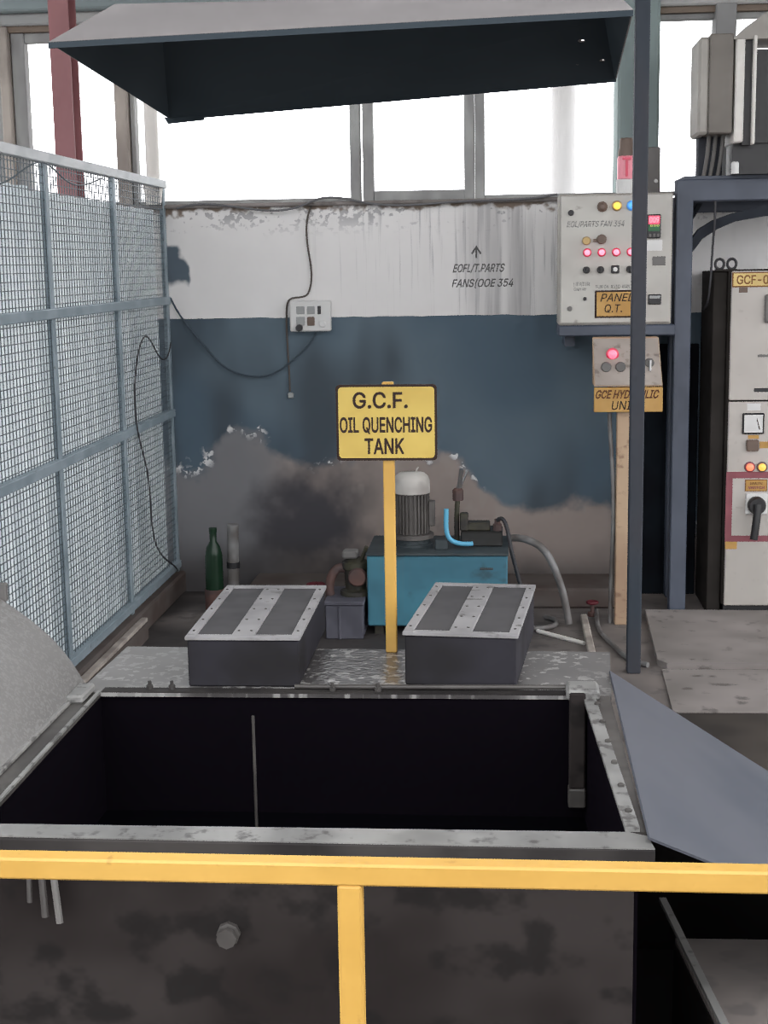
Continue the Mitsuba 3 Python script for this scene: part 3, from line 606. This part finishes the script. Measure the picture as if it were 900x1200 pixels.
# ------------------------------------------------------------------ hydraulic push-button stand
st = thing("hydraulic_stand", "small cream push-button box with orange sign on a beige post", "control stand")
def slope_y(z): return 6.86 + (z - 1.165) / (1.386 - 1.165) * 0.07
cb = trimesh.convex.convex_hull(np.array([(0.422, 6.86, 1.165), (0.740, 6.86, 1.165), (0.415, 6.93, 1.388), (0.725, 6.93, 1.388), (0.425, 7.05, 1.165), (0.737, 7.05, 1.165), (0.425, 7.05, 1.388), (0.725, 7.05, 1.388)]))
bo = obj("box", cb, "mat_post_beige", st)
obj("front", sheet((0.426, 6.8585, 1.170), (0.736, 6.8585, 1.170), (0.721, 6.9285, 1.384), (0.419, 6.9285, 1.384), 0.004), "mat_stand_front", st)
pilot(0.508, 1.313, "mat_pink_lens", 0.021, (1.1, 0.10, 0.17), "mat_red_lens", "lit red lamp", st, slope_y(1.313) - 0.002)
for x in (0.478, 0.545, 0.612):
    obj("push_button", cat(disc(x, slope_y(1.255) + 0.003, 1.255, 0.024, 0.022)), "mat_grey_shade", st, 40)
ks = obj("key_switch", disc(0.680, slope_y(1.27) + 0.003, 1.272, 0.022, 0.016), "mat_grey_shade", st, 40)
obj("key", box(0.676, 0.686, slope_y(1.27) - 0.04, slope_y(1.27) - 0.01, 1.235, 1.290, 0.003), "mat_chrome", ks)
sp = obj("sign_plate", box(0.421, 0.741, 6.855, 6.875, 1.044, 1.160, 0.002), "mat_sign_orange", st)
obj("lettering", text("GCE HYDRAULIC", 0.430, 0.722, 6.855, 1.108, 1.148, slant=0.25, bold=True), "mat_ink_stain", sp)
obj("lettering", text("UNIT", 0.505, 0.625, 6.855, 1.055, 1.096, slant=0.15), "mat_ink", sp)
obj("post", box(0.533, 0.607, 6.90, 6.95, 0.0, 1.165, 0.004), "mat_post_beige", st)
one("conduit_pipe", tube([(0.500, 6.93, 1.16), (0.503, 6.93, 0.95), (0.520, 6.93, 0.70), (0.522, 6.94, 0.40), (0.515, 6.94, 0.0)], 0.010, 8), "mat_hose_grey", "thin grey conduit beside the beige post", "conduit", 60)

# ------------------------------------------------------------------ blue steel frame on the right
fr = thing("steel_gantry", "dark blue steel frame with curved brace right of the control panel", "frame")
obj("post", box(0.821, 0.902, 7.15, 7.23, 0, 2.125, 0.005), "mat_steel_blue", fr)
obj("post", box(0.838, 0.915, 7.49, 7.57, 0, 2.02, 0.005), "mat_steel_blue", fr)
obj("top_beam", box(0.821, 2.4, 7.15, 7.23, 2.022, 2.125, 0.005), "mat_steel_blue", fr)
obj("top_beam", box(0.838, 2.4, 7.49, 7.57, 1.98, 2.055, 0.005), "mat_steel_blue", fr)
obj("side_beam", box(0.835, 0.905, 7.23, 7.49, 1.98, 2.05), "mat_steel_blue", fr)
one("shade_panel", box(0.640, 1.000, 7.575, 7.597, 0.0, 1.32, 0.004), "mat_shade_panel", "added near-black panel standing in for shade behind the blue frame post", "panel")  # added panel, its near-black colour stands in for shade on the wall
obj("platform", box(0.86, 2.4, 7.16, 7.59, 2.055 + 0.07, 2.14), "mat_steel_blue", fr)
arc = [(0.903, 1.782), (0.95, 1.845), (1.02, 1.890), (1.10, 1.923), (1.25, 1.948), (1.5, 1.955)]
arc2 = [(1.5, 2.005), (1.25, 1.998), (1.093, 1.964), (1.0, 1.933), (0.93, 1.890), (0.903, 1.85)]
obj("curved_brace", prism_y(arc + arc2, 7.16, 7.22), "mat_brace", fr)
obj("diagonal_brace", prism_y([(0.903, 1.92), (0.96, 2.022), (0.985, 2.022), (0.903, 1.88)], 7.45, 7.485), "mat_brace", fr)
one("frame_cable", tube([(1.00, 7.12, 2.02), (1.0, 7.13, 1.9), (0.995, 7.14, 1.78), (0.985, 7.14, 1.60), (0.975, 7.3, 1.5)], 0.006, 6), "mat_rubber", "thin black cable hanging from the blue steel frame", "cable", 60)

eb = thing("electrical_box", "tall grey sheet steel electrical box on top of the blue frame", "electrical box")
obj("body", box(0.944, 1.052, 7.0, 7.30, 2.322, 2.768, 0.006), "mat_box_warm", eb)
obj("door", box(0.895, 0.946, 7.005, 7.29, 2.320, 2.755, 0.012), "mat_grey_box", eb)
for x in (0.965, 0.995, 1.03):
    obj("conduit", tube([(x, 7.12, 2.325), (x - 0.005, 7.15, 2.22), (x - 0.015, 7.17, 2.14)], 0.010, 8), "mat_grey_shade", eb, 60)
obj("support", box(0.925, 1.04, 7.2, 7.28, 2.14, 2.325, 0.004), "mat_post_dark", eb)
ob = thing("open_enclosure", "open grey enclosure with dark inside at the upper right edge", "enclosure")
obj("side", box(1.062, 1.104, 7.0, 7.30, 2.280, 2.745, 0.006), "mat_pvc", ob)
obj("inside", box(1.104, 1.142, 7.03, 7.30, 2.270, 2.74), "mat_black", ob)
obj("door_edge", box(1.142, 1.156, 6.99, 7.05, 2.27, 2.755, 0.004), "mat_pvc", ob)
obj("inside_wall", box(1.156, 1.75, 7.06, 7.30, 2.28, 2.70), "mat_black", ob)
obj("roof", cat(prism_y([(1.05, 2.745), (1.10, 2.79), (1.21, 2.865), (1.75, 2.865), (1.75, 2.74), (1.05, 2.74)], 7.0, 7.32)), "mat_grey_box", ob)
obj("mount", box(1.07, 1.70, 7.08, 7.28, 2.14, 2.285), "mat_black", ob)
obj("light_gap_stub", lathe([(0, 0), (0.018, 0), (0.018, 0.05), (0.012, 0.055), (0, 0.055)], 1.075, 7.03, 2.14), "mat_white", ob, 40)  # white stub added in place of a bright gap of light

# ------------------------------------------------------------------ cream cabinet at the right edge
CY = 7.10
cb_ = thing("control_cabinet", "tall cream control cabinet with yellow GCF plate at the right edge", "cabinet")
obj("body", box(1.072, 1.95, CY + 0.02, 7.58, 0.05, 1.695, 0.006), "mat_cabinet_side", cb_)
obj("plinth", box(1.085, 1.94, CY + 0.03, 7.57, 0.0, 0.05), "mat_black", cb_)
ud = obj("door", box(1.084, 1.94, CY, CY + 0.02, 1.072, 1.690, 0.004), "mat_cabinet_cream", cb_)
ld = obj("door", box(1.084, 1.94, CY, CY + 0.02, 0.052, 1.064, 0.004), "mat_cabinet_cream", cb_)
gp = obj("name_plate", box(1.085, 1.62, CY - 0.006, CY, 1.614, 1.684, 0.001), "mat_ink_brown", ud)
CP = [("GCF-01", 1.104, 1.300)]
obj("plate_face", box(1.091, 1.614, CY - 0.008, CY - 0.005, 1.620, 1.679), "mat_sign_pale", cb_)
obj("lettering", text("GCF-01", 1.106, 1.284, CY - 0.008, 1.627, 1.671, bold=True), "mat_ink_brown", cb_)
obj("label_plate", box(1.119, 1.159, CY - 0.002, CY, 1.588, 1.612), "mat_brown", ud)
obj("handle", box(1.240, 1.275, CY - 0.025, CY, 1.444, 1.578, 0.006), "mat_grey_shade", ud)
obj("vent_slot", box(1.216, 1.42, CY - 0.003, CY, 1.280, 1.292), "mat_grey_shade", ud)
obj("vent_slot", box(1.203, 1.42, CY - 0.003, CY, 1.112, 1.130), "mat_black", ud)
am = obj("ammeter", box(1.150, 1.254, CY - 0.014, CY, 0.908, 1.010, 0.004), "mat_black", ld)
obj("dial", box(1.158, 1.246, CY - 0.016, CY - 0.013, 0.916, 1.002), "mat_white", am)
obj("needle", prism_y([(1.216, 0.985), (1.219, 0.984), (1.234, 0.930), (1.230, 0.930)], CY - 0.018, CY - 0.015), "mat_ink", am)
obj("sticker", box(1.172, 1.236, CY - 0.002, CY, 1.022, 1.056), "mat_white", ld)
obj("selector_switch", box(1.172, 1.230, CY - 0.022, CY, 0.826, 0.880, 0.004), "mat_brown", ld)
obj("tag_plate", box(1.180, 1.232, CY - 0.003, CY, 0.884, 0.902), "mat_sign_orange", ld)
obj("tag_plate", box(1.236, 1.310, CY - 0.003, CY, 0.838, 0.870), "mat_sign_orange", ld)
pilot(1.192, 0.746, "mat_red_lens", 0.018, (1.3, 0.22, 0.07), "mat_maroon", "lit orange-red lamp", cb_, CY)
pilot(1.250, 0.746, "mat_yellow_lens", 0.018, (0.8, 0.24, 0.04), "mat_brown", "lit amber lamp", cb_, CY)
pilot(1.308, 0.746, "mat_blue_lens", 0.018, (0.02, 0.05, 0.15), "mat_blue_lens", "blue lamp", cb_, CY)
obj("painted_border", cat(box(1.080, 1.60, CY - 0.002, CY, 0.690, 0.722), box(1.080, 1.112, CY - 0.002, CY, 0.375, 0.690), box(1.080, 1.60, CY - 0.002, CY, 0.375, 0.405)), "mat_maroon", ld, label="dark red painted border")
mp = obj("warning_plate", box(1.172, 1.278, CY - 0.003, CY, 0.626, 0.684), "mat_ink_brown", ld)
obj("plate_face", box(1.176, 1.274, CY - 0.005, CY - 0.002, 0.630, 0.680), "mat_sign_orange", cb_)
obj("lettering", text("MAIN", 1.196, 1.254, CY - 0.005, 0.658, 0.672, bold=True), "mat_ink_brown", cb_)
obj("lettering", text("SWITCH", 1.186, 1.264, CY - 0.005, 0.637, 0.651, bold=True), "mat_maroon", cb_)
ms = obj("main_switch", box(1.176, 1.280, CY - 0.012, CY, 0.512, 0.616, 0.004), "mat_white", ld)
obj("hub", disc(1.226, CY - 0.012, 0.560, 0.043, 0.045), "mat_black", ms, 40)
lv = tube([(1.226, CY - 0.060, 0.570), (1.218, CY - 0.072, 0.480), (1.208, CY - 0.075, 0.400)], 0.019, 10)
obj("lever", lv, "mat_black", ms, 60)
tg = obj("tag_plate", box(1.083, 1.140, CY - 0.003, CY, 0.338, 0.375), "mat_sign_orange", ld)
for x in (1.032, 1.090):
    a = np.linspace(0, 2 * np.pi, 25)
    obj("lifting_eye", tube(np.c_[x + 0.021 * np.cos(a), np.full(25, CY + 0.05), 1.724 + 0.024 * np.sin(a)], 0.0065, 8, spline=False, cap=False), "mat_black", cb_, True)
obj("eye_bracket", box(1.012, 1.112, CY + 0.03, CY + 0.07, 1.69, 1.700), "mat_cabinet_side", cb_)
obj("side_duct", box(1.005, 1.072, CY + 0.05, 7.56, 0.0, 1.69, 0.004), "mat_cabinet_side", cb_)

# ------------------------------------------------------------------ hydraulic power pack
pk = thing("power_pack", "teal hydraulic power pack tank with upright motor behind the sign", "power pack")
PB = obj("reservoir", box(-0.650, 0.014, 6.66, 7.10, 0.050, 0.392, 0.006), "mat_teal", pk)
obj("cover_plate", box(-0.655, 0.018, 6.65, 7.11, 0.392, 0.404, 0.003), "mat_teal_dark", pk)
obj("front_slot", box(-0.115, -0.055, 6.654, 6.662, 0.325, 0.335, 0.002), "mat_teal_dark", pk)
for x in (-0.62, -0.05):
    for y in (6.70, 7.02):
        obj("foot", box(x, x + 0.04, y, y + 0.04, 0, 0.05), "mat_grease", pk)
mo = obj("motor", lathe([(0, 0), (0.105, 0), (0.105, 0.02), (0.072, 0.022), (0.072, 0.24), (0, 0.24)], -0.447, 6.88, 0.44), "mat_motor", pk, 40)
for k in range(28):
    a = 2 * math.pi * k / 28
    m = box(-0.003, 0.003, 0.068, 0.086, 0.025, 0.225); m.apply_transform(trimesh.transformations.rotation_matrix(a, (0, 0, 1))); m.apply_translation((-0.447, 6.88, 0.44))
    obj("fin", m, "mat_motor", mo)
obj("fan_cowl", lathe([(0.078, 0.215), (0.088, 0.22), (0.088, 0.275), (0.080, 0.300), (0.060, 0.316), (0, 0.320)], -0.447, 6.88, 0.44), "mat_motor_cowl", mo, 50)
obj("lifting_hook", tube([(-0.425, 6.86, 0.755), (-0.420, 6.86, 0.775), (-0.412, 6.86, 0.785)], 0.004, 6), "mat_motor_cowl", mo)
obj("terminal_box", box(-0.365, -0.335, 6.84, 6.90, 0.50, 0.62, 0.004), "mat_motor", mo)
obj("bell_housing", lathe([(0, 0), (0.10, 0), (0.10, 0.012), (0.085, 0.012), (0.085, 0.036), (0, 0.036)], -0.447, 6.88, 0.404), "mat_teal_dark", pk, 40)
obj("bracket", box(-0.33, -0.27, 6.74, 6.80, 0.404, 0.45, 0.004), "mat_teal_dark", pk)
obj("blue_pipe", tube([(-0.276, 6.75, 0.600), (-0.277, 6.75, 0.55), (-0.276, 6.75, 0.50), (-0.262, 6.75, 0.458), (-0.225, 6.75, 0.436), (-0.15, 6.75, 0.433)], 0.0115, 12), "mat_blue_pipe", pk, 60, label="bright blue bent pipe")
gv = obj("gauge_stem", tube([(-0.229, 6.88, 0.404), (-0.231, 6.88, 0.52), (-0.226, 6.88, 0.62)], 0.012, 8), "mat_grease", pk)
obj("gauge_nut", lathe([(0, 0), (0.026, 0), (0.026, 0.05), (0.016, 0.06), (0, 0.06)], -0.224, 6.88, 0.62, sections=10), "mat_rust", gv)
obj("lever", tube([(-0.222, 6.88, 0.67), (-0.205, 6.86, 0.775)], 0.010, 8, spline=False), "mat_chrome", gv, label="chrome lever")
obj("lever", tube([(-0.214, 6.88, 0.68), (-0.175, 6.87, 0.770)], 0.006, 8, spline=False), "mat_chrome", gv)
obj("valve_block", box(-0.21, -0.01, 6.82, 7.0, 0.404, 0.475, 0.006), "mat_valve_block", pk)
obj("valve", box(-0.18, -0.07, 6.85, 6.93, 0.475, 0.515, 0.006), "mat_grease", pk)
obj("valve", box(-0.215, -0.175, 6.84, 6.90, 0.475, 0.56, 0.006), "mat_grease", pk)
obj("coupling", lathe([(0, 0), (0.022, 0), (0.022, 0.03), (0.014, 0.035), (0.014, 0.055), (0, 0.055)], -0.035, 6.87, 0.475, sections=10), "mat_rust", pk)
one("black_hose", tube([(-0.035, 6.86, 0.525), (-0.01, 6.84, 0.535), (0.012, 6.82, 0.49), (0.030, 6.80, 0.40), (0.060, 6.80, 0.28), (0.10, 6.80, 0.12), (0.14, 6.78, 0.012)], 0.010, 10, 60), "mat_rubber", "black hose dropping from the power pack beside the right lidded box", "hose", 60)
one("grey_hose", tube([(0.015, 6.95, 0.42), (0.07, 6.93, 0.425), (0.12, 6.90, 0.418), (0.18, 6.88, 0.385), (0.225, 6.87, 0.32), (0.262, 6.86, 0.23), (0.285, 6.86, 0.15), (0.31, 6.85, 0.015)], 0.018, 12, 70), "mat_hose_grey", "thick grey hose arching down to the floor right of the power pack", "hose", 60)
one("coiled_hose", tube([(0.05, 6.90, 0.014), (0.09, 6.80, 0.014), (0.16, 6.77, 0.014), (0.23, 6.82, 0.014), (0.25, 6.92, 0.014), (0.20, 7.0, 0.014)], 0.013, 10, 60), "mat_hose_grey", "grey hose curled on the floor right of the right lidded box", "hose", 60)

# ------------------------------------------------------------------ small things on the floor at the back
cr = thing("steel_crate", "blue-grey steel crate on the floor left of the power pack", "crate")
obj("body", box(-0.845, -0.668, 6.60, 6.92, 0.0, 0.165, 0.004), "mat_crate", cr)
obj("lip", box(-0.852, -0.661, 6.59, 6.93, 0.165, 0.183, 0.004), "mat_crate", cr)
obj("rib", box(-0.785, -0.772, 6.592, 6.602, 0.0, 0.165, 0.003), "mat_crate", cr)
pm = thing("gear_pump", "greasy rusty pump standing on the blue-grey crate", "pump")
obj("body", lathe([(0, 0), (0.075, 0), (0.075, 0.02), (0.05, 0.03), (0.055, 0.12), (0.065, 0.13), (0.065, 0.16), (0.03, 0.18), (0, 0.18)], -0.715, 6.76, 0.183, sections=20), "mat_grease", pm, 40)
obj("flange", disc(-0.70, 6.71, 0.28, 0.045, 0.03), "mat_rust", pm, 40)
obj("elbow", tube([(-0.75, 6.76, 0.30), (-0.80, 6.75, 0.31), (-0.83, 6.74, 0.27), (-0.835, 6.74, 0.184)], 0.022, 10), "mat_rust", pm, 60)
obj("cap", box(-0.775, -0.70, 6.72, 6.80, 0.363, 0.40, 0.008), "mat_grey_shade", pm)
obj("handle", tube([(-0.69, 6.74, 0.34), (-0.665, 6.72, 0.40), (-0.655, 6.71, 0.425)], 0.010, 8), "mat_grease", pm)
bo = thing("green_bottle", "dark green bottle in a rusty tin near the fence corner", "bottle")
obj("tin", lathe([(0, 0), (0.050, 0), (0.052, 0.13), (0.047, 0.13), (0.046, 0.01), (0, 0.01)], -1.475, 7.10, 0.0, sections=20), "mat_rust", bo, 40)
obj("glass", lathe([(0, 0.012), (0.042, 0.012), (0.045, 0.03), (0.045, 0.30), (0.036, 0.345), (0.018, 0.375), (0.018, 0.42), (0.02, 0.425), (0.02, 0.445), (0, 0.445)], -1.475, 7.10, 0.0, sections=20), "mat_bottle", bo, 40)
wp = thing("stub_pipe_post", "short grey pipe with a black band standing beside the green bottle", "pipe")
obj("pipe", tube([(-1.385, 7.12, 0.0), (-1.375, 7.12, 0.46)], 0.030, 16, spline=False), "mat_hose_grey", wp, 60)
obj("band", tube([(-1.3795, 7.12, 0.235), (-1.379, 7.12, 0.265)], 0.034, 16, spline=False), "mat_black", wp, 60)
one("angle_bar", tube([(0.155, 6.735, 0.011), (0.365, 6.51, 0.011)], 0.010, 6, spline=False), "mat_pvc", "thin pale bar lying on the floor right of the right lidded box", "bar")
one("cover_strip", box(0.372, 0.405, 6.30, 7.0, 0.0, 0.03, 0.004), "mat_frame_wood", "pale strip on the floor running from the wall kerb", "strip")
one("floor_hose", tube([(0.46, 7.15, 0.012), (0.45, 6.95, 0.012), (0.455, 6.7, 0.012), (0.50, 6.45, 0.012), (0.55, 6.25, 0.012), (0.62, 6.15, 0.012)], 0.012, 10, 60), "mat_hose_grey", "grey hose winding over the floor to the foot of the dark post", "hose", 60)

# ------------------------------------------------------------------ red valves at the back
def valve(label, x, y, z, r):
    k = thing("red_valve", label, "valve")
    a = np.linspace(0, 2 * np.pi, 25)
    obj("stem", cat(lathe([(0, 0), (0.022, 0), (0.022, 0.02), (0.010, 0.022), (0.010, z), (0, z)], x, y, 0.0, sections=12)), "mat_rust", k)
    obj("hand_wheel", cat(tube(np.c_[x + r * np.cos(a), y + r * np.sin(a), np.full(25, z)], 0.008, 8, spline=False, cap=False), box(x - r, x + r, y - 0.005, y + 0.005, z - 0.005, z + 0.005), box(x - 0.005, x + 0.005, y - r, y + r, z - 0.005, z + 0.005)), "mat_valve_red", k, 30)
principled("mat_valve_red", (0.12, 0.012, 0.02), 0.5)
valve("small red valve wheel between the left lidded box and the rusty pump", -0.935, 6.95, 0.185, 0.040)
valve("low red valve wheel on the floor before the kerb, left of the beige post", 0.435, 7.08, 0.07, 0.024)
